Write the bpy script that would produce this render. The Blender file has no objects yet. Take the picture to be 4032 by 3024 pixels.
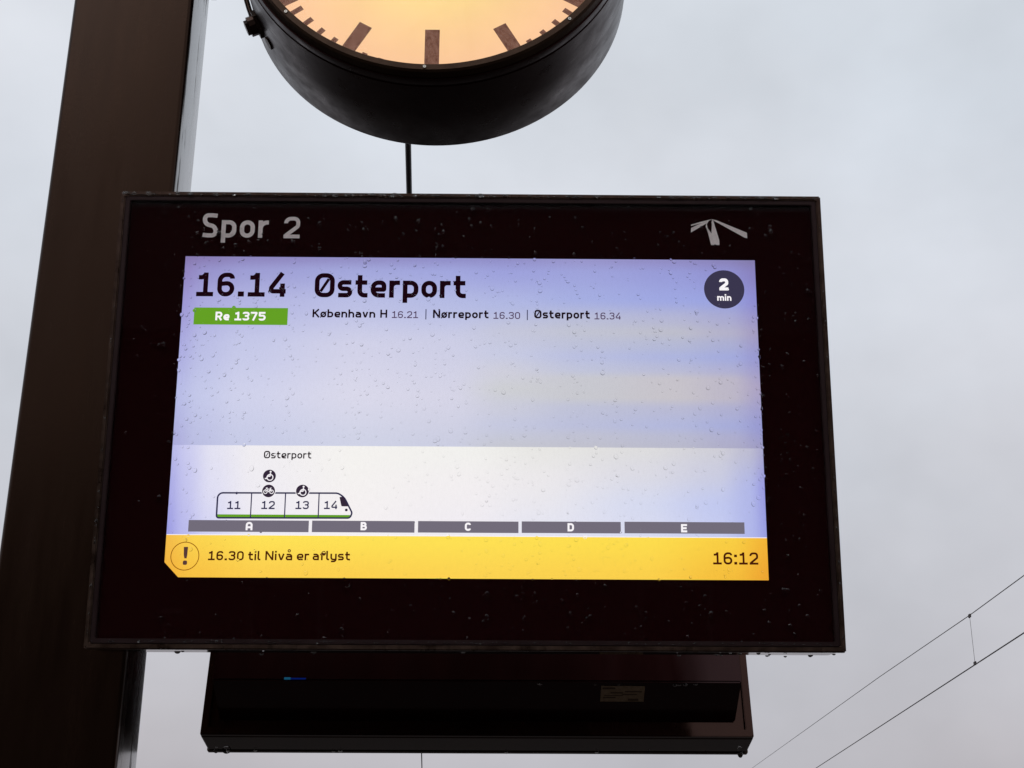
import bpy, bmesh, math, random
from mathutils import Vector, Matrix
random.seed(7)
sc = bpy.context.scene
col = sc.collection

# ------------------------------------------------------------------ camera
ZB = 2.38                                   # height of the front display's centre above the platform
cam_d = bpy.data.cameras.new("camera")
cam = bpy.data.objects.new("camera", cam_d); col.objects.link(cam)
cam_d.lens = 48.148; cam_d.sensor_width = 36.0; cam_d.sensor_fit = 'HORIZONTAL'
cam_d.clip_start = 0.05; cam_d.clip_end = 3000
yaw, pitch, roll = 0.00855470, 0.35522804, 0.00340012
cy, sy, cp, sp = math.cos(yaw), math.sin(yaw), math.cos(pitch), math.sin(pitch)
fw = Vector((sy*cp, cy*cp, sp)); rt = Vector((cy, -sy, 0)); up = rt.cross(fw)
r2 = rt*math.cos(roll) + up*math.sin(roll); u2 = -rt*math.sin(roll) + up*math.cos(roll)
M = Matrix(((r2.x, u2.x, -fw.x), (r2.y, u2.y, -fw.y), (r2.z, u2.z, -fw.z))).to_4x4()
M.translation = Vector((0.0555483, -2.2501215, ZB-0.7792848))
cam.matrix_world = M
sc.camera = cam

# ------------------------------------------------------------------ sky (overcast)
world = bpy.data.worlds.new("World"); sc.world = world
world.use_nodes = True
nt = world.node_tree; N = nt.nodes; L = nt.links
for n in list(N): N.remove(n)
out = N.new("ShaderNodeOutputWorld"); bg = N.new("ShaderNodeBackground")
bg.inputs["Strength"].default_value = 0.1
sky = N.new("ShaderNodeTexSky"); sky.sky_type = 'NISHITA'; sky.sun_disc = False
SUN_EL, SUN_ROT = math.radians(52), math.radians(205)
sky.sun_elevation = SUN_EL; sky.sun_rotation = SUN_ROT
sky.air_density = 1.0; sky.dust_density = 4.0
tc = N.new("ShaderNodeTexCoord")
sep = N.new("ShaderNodeSeparateXYZ"); L.new(tc.outputs["Generated"], sep.inputs[0])
ramp = N.new("ShaderNodeValToRGB"); L.new(sep.outputs["Z"], ramp.inputs[0])
def lin(c):
    return tuple((x/255/12.92 if x/255 <= 0.04045 else ((x/255+0.055)/1.055)**2.4) for x in c)
e = ramp.color_ramp.elements
e[0].position = 0.0; e[0].color = (*lin((176, 174, 180)), 1)
e[1].position = 1.0; e[1].color = (*lin((226, 230, 236)), 1)
for pos, c in ((0.09, (192, 190, 195)), (0.20, (199, 200, 206)), (0.33, (210, 213, 220)), (0.46, (216, 220, 227)), (0.58, (221, 225, 231))):
    q = ramp.color_ramp.elements.new(pos); q.color = (*lin(c), 1)
def wnoise(scale, detail, rough, zs):
    mp = N.new("ShaderNodeMapping"); L.new(tc.outputs["Generated"], mp.inputs[0]); mp.inputs["Scale"].default_value = (1, 1, zs)
    mp.inputs["Location"].default_value = (3.1*scale, 1.7, 0.6)
    nz = N.new("ShaderNodeTexNoise"); nz.inputs["Scale"].default_value = scale
    nz.inputs["Detail"].default_value = detail; nz.inputs["Roughness"].default_value = rough
    L.new(mp.outputs[0], nz.inputs[0]); return nz
n1 = wnoise(5.5, 4, 0.5, 1.35); n2 = wnoise(2.2, 3, 0.45, 1.5)
mr = N.new("ShaderNodeMapRange"); L.new(n1.outputs[0], mr.inputs[0])
mr.inputs["From Min"].default_value = 0.3; mr.inputs["From Max"].default_value = 0.7
mr.inputs["To Min"].default_value = 9.05; mr.inputs["To Max"].default_value = 10.85
tint = N.new("ShaderNodeMix"); tint.data_type = 'RGBA'
mr2 = N.new("ShaderNodeMapRange"); L.new(n2.outputs[0], mr2.inputs[0])
mr2.inputs["From Min"].default_value = 0.35; mr2.inputs["From Max"].default_value = 0.65
L.new(mr2.outputs[0], tint.inputs[0])
tint.inputs[6].default_value = (0.975, 1.0, 1.024, 1); tint.inputs[7].default_value = (1.012, 1.0, 1.004, 1)
mul = N.new("ShaderNodeMix"); mul.data_type = 'RGBA'; mul.blend_type = 'MULTIPLY'; mul.inputs[0].default_value = 1
L.new(ramp.outputs[0], mul.inputs[6]); L.new(tint.outputs[2], mul.inputs[7])
vs = N.new("ShaderNodeVectorMath"); vs.operation = 'SCALE'
L.new(mul.outputs[2], vs.inputs[0]); L.new(mr.outputs[0], vs.inputs["Scale"])
mix = N.new("ShaderNodeMix"); mix.data_type = 'RGBA'; mix.inputs[0].default_value = 0.97
L.new(sky.outputs[0], mix.inputs[6]); L.new(vs.outputs[0], mix.inputs[7])
L.new(mix.outputs[2], bg.inputs[0]); L.new(bg.outputs[0], out.inputs[0])

sun_d = bpy.data.lights.new("sun", 'SUN'); sun_d.energy = 0.5; sun_d.angle = math.radians(45); sun_d.color = (1, 0.97, 0.93)
sun = bpy.data.objects.new("sun", sun_d); col.objects.link(sun)
sd = Vector((math.sin(SUN_ROT)*math.cos(SUN_EL), math.cos(SUN_ROT)*math.cos(SUN_EL), math.sin(SUN_EL)))
sun.rotation_euler = sd.to_track_quat('Z', 'Y').to_euler(); sun.location = (0, 0, 30)

vw = sc.view_settings; vw.view_transform = 'Standard'; vw.look = 'None'; vw.exposure = 0; vw.gamma = 1; vw.use_curve_mapping = False
sc.render.engine = 'CYCLES'
sc.cycles.max_bounces = 14; sc.cycles.transmission_bounces = 12; sc.cycles.glossy_bounces = 5; sc.cycles.diffuse_bounces = 3
sc.cycles.caustics_reflective = False; sc.cycles.caustics_refractive = False

# ------------------------------------------------------------------ materials
def newmat(name):
    m = bpy.data.materials.new(name); m.use_nodes = True
    return m, m.node_tree, m.node_tree.nodes["Principled BSDF"]
def setin(b, **k):
    for n, v in k.items():
        b.inputs[n.replace('_', ' ')].default_value = v
def coords(t, scale=(1, 1, 1)):
    tc = t.nodes.new("ShaderNodeTexCoord"); mp = t.nodes.new("ShaderNodeMapping"); mp.inputs["Scale"].default_value = scale
    t.links.new(tc.outputs["Object"], mp.inputs[0]); return mp.outputs[0]
def noise(t, vec, scale, detail=3, rough=0.55):
    n = t.nodes.new("ShaderNodeTexNoise"); n.inputs["Scale"].default_value = scale
    n.inputs["Detail"].default_value = detail; n.inputs["Roughness"].default_value = rough
    t.links.new(vec, n.inputs[0]); return n.outputs[0]
def rampf(t, fac, stops):
    r = t.nodes.new("ShaderNodeValToRGB"); t.links.new(fac, r.inputs[0])
    el = r.color_ramp.elements
    el[0].position, el[0].color = stops[0][0], (*stops[0][1], 1)
    el[1].position, el[1].color = stops[-1][0], (*stops[-1][1], 1)
    for p, c in stops[1:-1]:
        q = el.new(p); q.color = (*c, 1)
    return r.outputs[0]
def maprange(t, v, a, b, c, d):
    m = t.nodes.new("ShaderNodeMapRange"); t.links.new(v, m.inputs[0])
    for i, x in enumerate((a, b, c, d)): m.inputs[i+1].default_value = x
    return m.outputs[0]
def bump(t, b, h, strength, dist):
    n = t.nodes.new("ShaderNodeBump"); n.inputs["Strength"].default_value = strength; n.inputs["Distance"].default_value = dist
    t.links.new(h, n.inputs["Height"]); t.links.new(n.outputs[0], b.inputs["Normal"])

def paint(name, c0, c1, r0, r1, sc_=(1, 1, 0.25), coat=0.0, ior=1.5, bs=0.15, nscale=14, bd=0.002, tint=(1.0, 0.55, 0.42), stain=0, coat_ior=1.5):
    m, t, b = newmat(name)
    v = coords(t, sc_)
    n = noise(t, v, nscale, 5, 0.6)
    t.links.new(rampf(t, n, [(0.35, c0), (0.68, c1)]), b.inputs["Base Color"])
    n2 = noise(t, coords(t, (1, 1, 0.12)), 22, 4, 0.6)
    rgh = maprange(t, n2, 0.35, 0.7, r0, r1)
    t.links.new(rgh, b.inputs["Roughness"])
    b.inputs["IOR"].default_value = ior
    b.inputs["Specular Tint"].default_value = (*tint, 1)
    if stain:                                   # grime runs that take the shine off the paint
        s1 = noise(t, coords(t, (1, 1, 0.10)), 26, 6, 0.62)
        m1 = maprange(t, s1, 0.56, 0.62, 0.0, 1.0)
        ge = t.nodes.new("ShaderNodeNewGeometry"); sx_ = t.nodes.new("ShaderNodeSeparateXYZ"); t.links.new(ge.outputs["True Normal"], sx_.inputs[0])
        m2 = maprange(t, sx_.outputs["X"], 0.6, 0.9, 0.0, 1.0)
        m3 = t.nodes.new("ShaderNodeMath"); m3.operation = 'MULTIPLY'; t.links.new(m1, m3.inputs[0]); t.links.new(m2, m3.inputs[1])
        t.links.new(maprange(t, m3.outputs[0], 0, 1, 0.5, 0.5-stain), b.inputs["Specular IOR Level"])
        m4 = maprange(t, m3.outputs[0], 0, 1, 0.0, 0.5); stain_rough = m4
        wt = t.nodes.new("ShaderNodeMath"); wt.operation = 'MULTIPLY'      # the flank the rain runs down carries a film of water
        t.links.new(m2, wt.inputs[0]); t.links.new(maprange(t, m1, 0, 1, 1.0, 0.25), wt.inputs[1])
    b.inputs["Coat Weight"].default_value = coat; b.inputs["Coat Roughness"].default_value = 0.12; b.inputs["Coat IOR"].default_value = coat_ior
    if stain:
        ad = t.nodes.new("ShaderNodeMath"); ad.operation = 'ADD'; t.links.new(rgh, ad.inputs[0]); t.links.new(stain_rough, ad.inputs[1])
        t.links.new(ad.outputs[0], b.inputs["Roughness"]); t.links.new(wt.outputs[0], b.inputs["Coat Weight"])
    n3 = noise(t, coords(t), 90, 3, 0.6)
    bump(t, b, n3, bs, bd)
    return m
M_post = paint("post_paint", (0.0082, 0.0038, 0.0024), (0.0105, 0.0052, 0.0033), 0.16, 0.30, ior=1.6, bs=0.10, bd=0.0008, tint=(0.36, 0.185, 0.115), stain=0.30, coat_ior=1.5)
M_case = paint("display_casing_paint", (0.012, 0.0035, 0.0026), (0.017, 0.0060, 0.0042), 0.05, 0.12, bs=0.06, bd=0.0005, tint=(0.9, 0.5, 0.4))
M_lip = paint("bezel_paint", (0.012, 0.007, 0.005), (0.062, 0.040, 0.030), 0.22, 0.45, sc_=(1, 1, 1), nscale=40, bs=0.2, bd=0.0006)
M_house = paint("housing_paint", (0.016, 0.0036, 0.0036), (0.022, 0.0056, 0.0054), 0.10, 0.20, ior=1.42, bs=0.05, bd=0.0004, tint=(0.80, 0.50, 0.50))
M_drum = paint("clock_drum_paint", (0.008, 0.0008, 0.0009), (0.011, 0.0012, 0.0012), 0.26, 0.44, sc_=(1, 0.25, 1), ior=1.42, bs=0.16, bd=0.0010, tint=(0.45, 0.14, 0.12))
M_cring = paint("clock_bezel_paint", (0.018, 0.010, 0.006), (0.028, 0.017, 0.010), 0.35, 0.55, bs=0.2, sc_=(1, 1, 1), tint=(0.8, 0.45, 0.3))
M_gask = paint("gasket_rubber", (0.013, 0.007, 0.007), (0.020, 0.012, 0.012), 0.4, 0.6, sc_=(1, 1, 1), bs=0.1, tint=(0.5, 0.3, 0.3))
M_dark = paint("dark_hardware", (0.010, 0.006, 0.005), (0.02, 0.013, 0.01), 0.3, 0.5)
M_steel, t, b = newmat("screw_steel"); setin(b, Base_Color=(0.45, 0.42, 0.38, 1), Metallic=1.0, Roughness=0.3)
M_wire, t, b = newmat("weathered_copper"); setin(b, Base_Color=(0.035, 0.022, 0.022, 1), Roughness=0.55)
M_cable, t, b = newmat("cable_rubber"); setin(b, Base_Color=(0.012, 0.008, 0.010, 1), Roughness=0.5)

M_mask, t, b = newmat("black_glass_print"); setin(b, Base_Color=(0.014, 0.0022, 0.0026, 1), Roughness=0.8, Specular_IOR_Level=0.0)
M_sens, t, b = newmat("sensor_print"); setin(b, Base_Color=(0.017, 0.004, 0.0045, 1), Roughness=0.8, Specular_IOR_Level=0.0)
M_grey, t, b = newmat("grey_print"); setin(b, Roughness=0.6)
gv = noise(t, coords(t), 160, 3, 0.6)
t.links.new(rampf(t, gv, [(0.3, (0.74, 0.64, 0.62)), (0.7, (0.86, 0.76, 0.74))]), b.inputs["Base Color"])

def coated_glass(name, f0, f1):
    """anti-reflection coated glass: clear, with a weak mirror that strengthens towards grazing"""
    m = bpy.data.materials.new(name); m.use_nodes = True; t = m.node_tree
    for n in list(t.nodes): t.nodes.remove(n)
    o = t.nodes.new("ShaderNodeOutputMaterial"); tr = t.nodes.new("ShaderNodeBsdfTransparent"); gl = t.nodes.new("ShaderNodeBsdfGlossy")
    gl.inputs["Roughness"].default_value = 0.02; gl.inputs["Color"].default_value = (1, 0.93, 0.9, 1)
    lw = t.nodes.new("ShaderNodeLayerWeight"); lw.inputs[0].default_value = 0.35
    mx = t.nodes.new("ShaderNodeMixShader")
    t.links.new(maprange(t, lw.outputs["Fresnel"], 0.0, 1.0, f0, f1), mx.inputs[0])
    t.links.new(tr.outputs[0], mx.inputs[1]); t.links.new(gl.outputs[0], mx.inputs[2]); t.links.new(mx.outputs[0], o.inputs[0])
    return m
M_glass = coated_glass("cover_glass", 0.0010, 0.045)
M_water, t, b = newmat("rain_water"); setin(b, Base_Color=(1, 1, 1, 1), Roughness=0.0, IOR=1.333)
b.inputs["Transmission Weight"].default_value = 1.0

def emit(name, rgb, strength=1.0):
    m = bpy.data.materials.new(name); m.use_nodes = True; t = m.node_tree
    for n in list(t.nodes): t.nodes.remove(n)
    o = t.nodes.new("ShaderNodeOutputMaterial"); e = t.nodes.new("ShaderNodeEmission")
    e.inputs[0].default_value = (*lin(rgb), 1); e.inputs[1].default_value = strength
    t.links.new(e.outputs[0], o.inputs[0]); return m, t, e
GS = 1.0
M_black, _, _ = emit("screen_black", (24, 4, 14), GS)
M_navy, _, _ = emit("screen_navy", (46, 44, 78), GS)
M_badge, _, _ = emit("screen_badge", (58, 54, 78), GS)
M_icon, _, _ = emit("screen_icon", (52, 40, 58), GS)
M_bar, _, _ = emit("screen_sector_grey", (114, 108, 122), GS)
M_green, _, _ = emit("screen_green", (100, 160, 36), GS)
M_white, _, _ = emit("screen_white", (250, 246, 250), GS)
M_thin, _, _ = emit("screen_soft_text", (84, 66, 96), GS)
M_brown, _, _ = emit("screen_alert_text", (72, 26, 8), GS)
M_ring, _, _ = emit("screen_alert_ring", (150, 88, 8), GS)
M_mark, _, _ = emit("screen_alert_mark", (86, 58, 56), GS)
M_glint_blue, _, _ = emit("blue_glint", (10, 50, 160), 0.25)
M_glint_teal, _, _ = emit("teal_glint", (30, 100, 135), 0.5)

M_scr, t, em = emit("screen_picture_with_reflections", (255, 255, 255), GS)
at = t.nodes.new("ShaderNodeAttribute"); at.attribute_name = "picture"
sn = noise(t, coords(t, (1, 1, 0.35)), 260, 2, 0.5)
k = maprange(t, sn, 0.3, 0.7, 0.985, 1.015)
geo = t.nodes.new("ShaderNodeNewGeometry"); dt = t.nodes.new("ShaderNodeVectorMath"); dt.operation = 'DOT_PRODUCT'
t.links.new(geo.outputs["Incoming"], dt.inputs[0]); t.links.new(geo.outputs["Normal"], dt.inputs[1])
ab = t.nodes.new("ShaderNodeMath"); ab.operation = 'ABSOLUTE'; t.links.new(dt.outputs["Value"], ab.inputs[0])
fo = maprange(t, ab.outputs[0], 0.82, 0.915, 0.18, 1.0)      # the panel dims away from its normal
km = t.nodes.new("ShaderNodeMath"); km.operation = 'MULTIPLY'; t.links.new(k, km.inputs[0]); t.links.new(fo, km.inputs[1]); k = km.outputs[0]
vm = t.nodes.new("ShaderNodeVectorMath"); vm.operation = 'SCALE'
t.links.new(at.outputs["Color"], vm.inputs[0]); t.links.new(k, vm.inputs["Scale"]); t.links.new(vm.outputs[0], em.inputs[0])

# clock dial: opal plastic lit from behind by lamps near its centre
M_dial, t, em = emit("lit_opal_dial", (255, 255, 255), 1.0)
v = coords(t)
ln = t.nodes.new("ShaderNodeVectorMath"); ln.operation = 'LENGTH'; t.links.new(v, ln.inputs[0])
rc = rampf(t, ln.outputs["Value"], [(0.0, lin((255, 226, 150))), (0.20, lin((255, 219, 148))), (0.28, lin((255, 209, 152))), (0.36, lin((254, 203, 156))), (0.44, lin((252, 197, 158)))])
dn = noise(t, v, 7, 4, 0.6); dk = maprange(t, dn, 0.3, 0.7, 0.96, 1.03)
dn2 = noise(t, coords(t, (1, 1, 0.6)), 34, 5, 0.7); dk2 = maprange(t, dn2, 0.70, 0.78, 1.0, 0.80)
mm = t.nodes.new("ShaderNodeMath"); mm.operation = 'MULTIPLY'; t.links.new(dk, mm.inputs[0]); t.links.new(dk2, mm.inputs[1])
vm = t.nodes.new("ShaderNodeVectorMath"); vm.operation = 'SCALE'
t.links.new(rc, vm.inputs[0]); t.links.new(mm.outputs[0], vm.inputs["Scale"]); t.links.new(vm.outputs[0], em.inputs[0])
M_hour, t, em = emit("worn_black_marking", (110, 78, 62), 1.0)
hn = noise(t, coords(t, (1, 1, 0.45)), 130, 6, 0.75)
t.links.new(rampf(t, hn, [(0.30, lin((82, 50, 42))), (0.50, lin((116, 80, 66))), (0.66, lin((132, 96, 82))), (0.78, lin((205, 150, 110)))]), em.inputs[0])

# ------------------------------------------------------------------ mesh helpers
def tag(o, label=None, cat=None, group=None, kind=None):
    if label: o["label"] = label
    if cat: o["category"] = cat
    if group: o["group"] = group
    if kind: o["kind"] = kind
    return o
def empty(name, loc, rot=(0, 0, 0)):
    o = bpy.data.objects.new(name, None); col.objects.link(o); o.location = loc; o.rotation_euler = rot
    o.empty_display_size = 0.1; return o
def obj(name, verts, faces, mat, parent=None, smooth=False, loc=None):
    me = bpy.data.meshes.new(name); me.from_pydata([tuple(v) for v in verts], [], [tuple(f) for f in faces]); me.update()
    bm = bmesh.new(); bm.from_mesh(me); bmesh.ops.recalc_face_normals(bm, faces=bm.faces); bm.to_mesh(me); bm.free()
    if smooth:
        for p in me.polygons: p.use_smooth = True
    me.materials.append(mat)
    o = bpy.data.objects.new(name, me); col.objects.link(o)
    if parent: o.parent = parent
    if loc: o.location = loc
    return o
def from_bm(name, bm, mat, parent=None, smooth=False, loc=None):
    me = bpy.data.meshes.new(name); bm.to_mesh(me); bm.free()
    if smooth:
        for p in me.polygons: p.use_smooth = True
    me.materials.append(mat)
    o = bpy.data.objects.new(name, me); col.objects.link(o)
    if parent: o.parent = parent
    if loc: o.location = loc
    return o
def bx(bm, x0, x1, y0, y1, z0, z1, bev=0, seg=2):
    r = bmesh.ops.create_cube(bm, size=1)
    vs = r["verts"]
    for v in vs:
        v.co = Vector(((x0+x1)/2+v.co.x*(x1-x0), (y0+y1)/2+v.co.y*(y1-y0), (z0+z1)/2+v.co.z*(z1-z0)))
    if bev:
        es = list({e for v in vs for e in v.link_edges})
        bmesh.ops.bevel(bm, geom=es, offset=bev, segments=seg, affect='EDGES', profile=0.5)
def box(name, x0, x1, y0, y1, z0, z1, mat, parent=None, bev=0, seg=2):
    bm = bmesh.new(); bx(bm, x0, x1, y0, y1, z0, z1, bev, seg); return from_bm(name, bm, mat, parent, smooth=False)
def autosmooth(o, ang=35):
    for p in o.data.polygons: p.use_smooth = True
    o.data.set_sharp_from_angle(angle=math.radians(ang)); return o
def tube(name, pts, rad, mat, parent=None, n=8, bm=None):
    own = bm is None
    if own: bm = bmesh.new()
    rings = []
    for i, p in enumerate(pts):
        p = Vector(p); a = Vector(pts[max(0, i-1)]); c = Vector(pts[min(len(pts)-1, i+1)])
        d = (c-a).normalized(); s = d.cross(Vector((0, 0, 1)))
        if s.length < 1e-3: s = Vector((1, 0, 0))
        s.normalize(); u = s.cross(d)
        rings.append([bm.verts.new(p+rad*(s*math.cos(2*math.pi*k/n)+u*math.sin(2*math.pi*k/n))) for k in range(n)])
    for a, b in zip(rings, rings[1:]):
        for k in range(n): bm.faces.new((a[k], a[(k+1) % n], b[(k+1) % n], b[k]))
    bm.faces.new(rings[0][::-1]); bm.faces.new(rings[-1])
    if own:
        bmesh.ops.recalc_face_normals(bm, faces=bm.faces)
        return autosmooth(from_bm(name, bm, mat, parent), 50)

# ------------------------------------------------------------------ flat artwork: rounded strokes swept to a width
def rounded(pts, rads, closed):
    n = len(pts); res = []
    for i in range(n):
        p = Vector(pts[i]); r = rads[i] if isinstance(rads, (list, tuple)) else rads
        if (not closed and i in (0, n-1)) or r <= 0:
            res.append(p); continue
        a = Vector(pts[i-1]); c = Vector(pts[(i+1) % n])
        da, dc = (a-p), (c-p); la, lc = da.length, dc.length
        if la < 1e-9 or lc < 1e-9: res.append(p); continue
        da /= la; dc /= lc
        ang = math.acos(max(-1, min(1, da.dot(dc))))
        if ang > math.pi-0.05: res.append(p); continue
        fa = 0.5 if (closed or i-1 > 0) else 1.0; fc = 0.5 if (closed or i+1 < n-1) else 1.0
        tl = min(r/math.tan(ang/2), la*fa*0.999, lc*fc*0.999); rr = tl*math.tan(ang/2)
        cen = p+(da+dc).normalized()*(rr/math.sin(ang/2))
        s = p+da*tl-cen; e_ = p+dc*tl-cen
        a0 = math.atan2(s.y, s.x); a1 = math.atan2(e_.y, e_.x); d = a1-a0
        while d > math.pi: d -= 2*math.pi
        while d < -math.pi: d += 2*math.pi
        k = 7
        for j in range(k+1): res.append(cen+rr*Vector((math.cos(a0+d*j/k), math.sin(a0+d*j/k))))
    outp = [res[0]]
    for q in res[1:]:
        if (q-outp[-1]).length > 1e-7: outp.append(q)
    if closed and (outp[0]-outp[-1]).length < 1e-7: outp.pop()
    return outp
class Art:
    """flat pieces in the plane of a screen: x right, z up, y = -height above the plane"""
    def __init__(s, w): s.w = w; s.v = []; s.f = []; s.k = 0
    def _y(s): s.k += 1; return -(s.w + 0.000004*s.k)
    def poly(s, pts):
        y = s._y(); b = len(s.v); s.v += [(p[0], y, p[1]) for p in pts]; s.f.append(list(range(b, b+len(pts))))
    def disc(s, x, z, r, n=40): s.poly([(x+r*math.cos(2*math.pi*i/n), z+r*math.sin(2*math.pi*i/n)) for i in range(n)])
    def stroke(s, pts, width, rad=0, closed=False):
        P = rounded([Vector(p) for p in pts], rad, closed); n = len(P)
        if n < 2: return
        y = s._y(); h = width/2; b = len(s.v)
        for i in range(n):
            if closed: a, c = P[i-1], P[(i+1) % n]
            else: a, c = P[max(0, i-1)], P[min(n-1, i+1)]
            d1 = (P[i]-a); d2 = (c-P[i])
            if d1.length < 1e-9: d1 = d2
            if d2.length < 1e-9: d2 = d1
            d1 = d1.normalized(); d2 = d2.normalized()
            n1 = Vector((-d1.y, d1.x)); n2 = Vector((-d2.y, d2.x)); m = n1+n2
            m = m.normalized() if m.length > 1e-6 else n1
            sc_ = h/max(0.45, m.dot(n1))
            s.v += [(P[i].x+m.x*sc_, y, P[i].y+m.y*sc_), (P[i].x-m.x*sc_, y, P[i].y-m.y*sc_)]
        for i in range(n if closed else n-1):
            j = (i+1) % n; s.f.append([b+2*i, b+2*i+1, b+2*j+1, b+2*j])
    def ring(s, x, z, r, width, n=40): s.stroke([(x+r*math.cos(2*math.pi*i/n), z+r*math.sin(2*math.pi*i/n)) for i in range(n)], width, 0, True)
    def build(s, name, mat, parent):
        o = obj(name, s.v, s.f, mat, parent)
        for p in o.data.polygons:
            if p.normal.y > 0: p.flip()
        return o

X_ = 0.715
ADV = {'1': .72, '.': .26, ':': .24, ' ': .30, 'i': .20, 'l': .30, 't': .50, 'r': .43, 'f': .48, 'm': 1.0, '|': .1, 's': .60, 'Ø': .80,
       'H': .74, 'N': .78, 'K': .72, 'R': .72, 'A': .74, 'B': .70, 'C': .68, 'D': .72, 'E': .62, 'S': .66, '!': .2}
def gw(ch):
    if ch in ADV: return ADV[ch]
    return .73 if ch.isdigit() else .63
def glyph(A, ch, x, z, W, H, wd, rr):
    """one character, box width W, cap height H, stroke wd, corner radius factor rr"""
    h = wd/2; X = H*X_; R = H*rr; D = -0.21*H
    def S(pts, rad=R, closed=False): A.stroke([(x+a, z+b) for a, b in pts], wd, rad, closed)
    if ch == '0' or ch == 'Ø':
        S([(h, h), (W-h, h), (W-h, H-h), (h, H-h)], R, True)
        if ch == 'Ø': A.stroke([(x+W*.30, z+H*.24), (x+W*.70, z+H*.76)], wd*.62)
    elif ch == '1':
        c = W*.53
        S([(0, h), (W, h)]); S([(c, h), (c, H)]); S([(W*.10, H*.80), (W*.34, H*.80), (c+h*.2, H-h*.6)], H*.10)
    elif ch == '2':
        S([(h, H*.70), (h, H-h), (W-h, H-h), (W-h, H*.56), (h*1.1, h*1.5)], [0, R, R, H*.12, 0]); S([(0, h), (W, h)])
    elif ch == '3':
        S([(h, H*.76), (h, H-h), (W-h, H-h), (W-h, H*.53), (W*.34, H*.53)]); S([(W*.34, H*.53), (W-h, H*.53), (W-h, h), (h, h), (h, H*.24)])
    elif ch == '4':
        S([(W*.78, H), (h*1.1, H*.38), (h*1.1, H*.23), (W, H*.23)], [0, H*.08, H*.1, 0]); S([(W*.80, 0), (W*.80, H*.56)])
    elif ch == '5':
        S([(W*.94, H-h), (h, H-h), (h, H*.56), (W-h, H*.58), (W-h, h), (h, h), (h, H*.22)], [0, 0, H*.03, R, R, R, 0])
    elif ch == '6':
        S([(W-h, H*.75), (W-h, H-h), (h, H-h), (h, h), (W-h, h), (W-h, H*.58), (h, H*.52)], [0, R, R*1.2, R, R, R, 0])
    elif ch == '7':
        S([(0, H-h), (W-h, H-h), (W*.36, 0)], [0, H*.04, 0])
    elif ch == '.': A.poly([(x, z), (x+W, z), (x+W, z+wd*1.15), (x, z+wd*1.15)])
    elif ch == ':':
        for b in (0, H*.60): A.poly([(x, z+b), (x+W, z+b), (x+W, z+b+wd*1.3), (x, z+b+wd*1.3)])
    elif ch == '|': A.poly([(x, z-H*.15), (x+W, z-H*.15), (x+W, z+H*1.15), (x, z+H*1.15)])
    elif ch in 'oø':
        S([(h, h), (W-h, h), (W-h, X-h), (h, X-h)], R, True)
        if ch == 'ø': A.stroke([(x-W*.02, z-H*.02), (x+W*1.02, z+X+H*.02)], wd*.6)
    elif ch == 'e':
        S([(h, X*.47), (W-h, X*.47), (W-h, X-h), (h, X-h), (h, h), (W*.93, h)], [0, H*.02, R, R, R, 0])
    elif ch == 's':
        S([(W*.92, X-h), (h, X-h), (h, X*.5), (W-h, X*.5), (W-h, h), (W*.06, h)], min(R, X*.24))
    elif ch == 't':
        a = W*.36; S([(a, X*1.30), (a, h), (W, h)], R*.8); S([(0, X-h), (W*.95, X-h)])
    elif ch == 'r':
        S([(h, 0), (h, X)]); S([(h, X*.45), (h, X-h), (W, X-h)], R*.8)
    elif ch in 'pb':
        S([(h, D if ch == 'p' else 0), (h, X if ch == 'p' else H)]); S([(h, h), (W-h, h), (W-h, X-h), (h, X-h)], [0, R, R, 0], True)
    elif ch in 'nh':
        S([(h, 0), (h, X if ch == 'n' else H)]); S([(h, X*.5), (h, X-h), (W-h, X-h), (W-h, 0)])
    elif ch == 'm':
        S([(h, 0), (h, X)]); S([(h, X*.5), (h, X-h), (W/2, X-h), (W/2, 0)], R*.8); S([(W/2, X*.5), (W/2, X-h), (W-h, X-h), (W-h, 0)], R*.8)
    elif ch in 'aå':
        S([(W*.12, X-h), (W-h, X-h), (W-h, 0)], [0, R, 0]); S([(h, h), (W-h, h), (W-h, X*.56), (h, X*.56)], [R*.7, 0, 0, R*.7], True)
        if ch == 'å': A.ring(x+W*.5, z+H*1.03, H*.125, wd*.55, 20)
    elif ch == 'v': S([(h, X), (W*.44, h), (W*.56, h), (W-h, X)], [0, H*.12, H*.12, 0])
    elif ch == 'u': S([(h, X), (h, h), (W-h, h), (W-h, X)])
    elif ch == 'y':
        S([(h, X), (h, h), (W-h, h)], [0, R, 0]); S([(W-h, X), (W-h, D+h), (W*.12, D+h)], [0, R, 0])
    elif ch == 'i':
        A.poly([(x+W/2-h, z), (x+W/2+h, z), (x+W/2+h, z+X), (x+W/2-h, z+X)]); A.poly([(x+W/2-h*1.1, z+H-wd*1.0), (x+W/2+h*1.1, z+H-wd*1.0), (x+W/2+h*1.1, z+H+wd*.1), (x+W/2-h*1.1, z+H+wd*.1)])
    elif ch == 'l': S([(h, H*1.02), (h, h), (W, h)], R*.6)
    elif ch == 'f':
        a = W*.36; S([(W, H-h), (a, H-h), (a, 0)], [0, R*.8, 0]); S([(0, X-h), (W*.92, X-h)])
    elif ch == 'K':
        S([(h, 0), (h, H)]); S([(W*.92, H), (h, H*.40)]); S([(W*.38, H*.56), (W*.97, 0)])
    elif ch == 'R':
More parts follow.
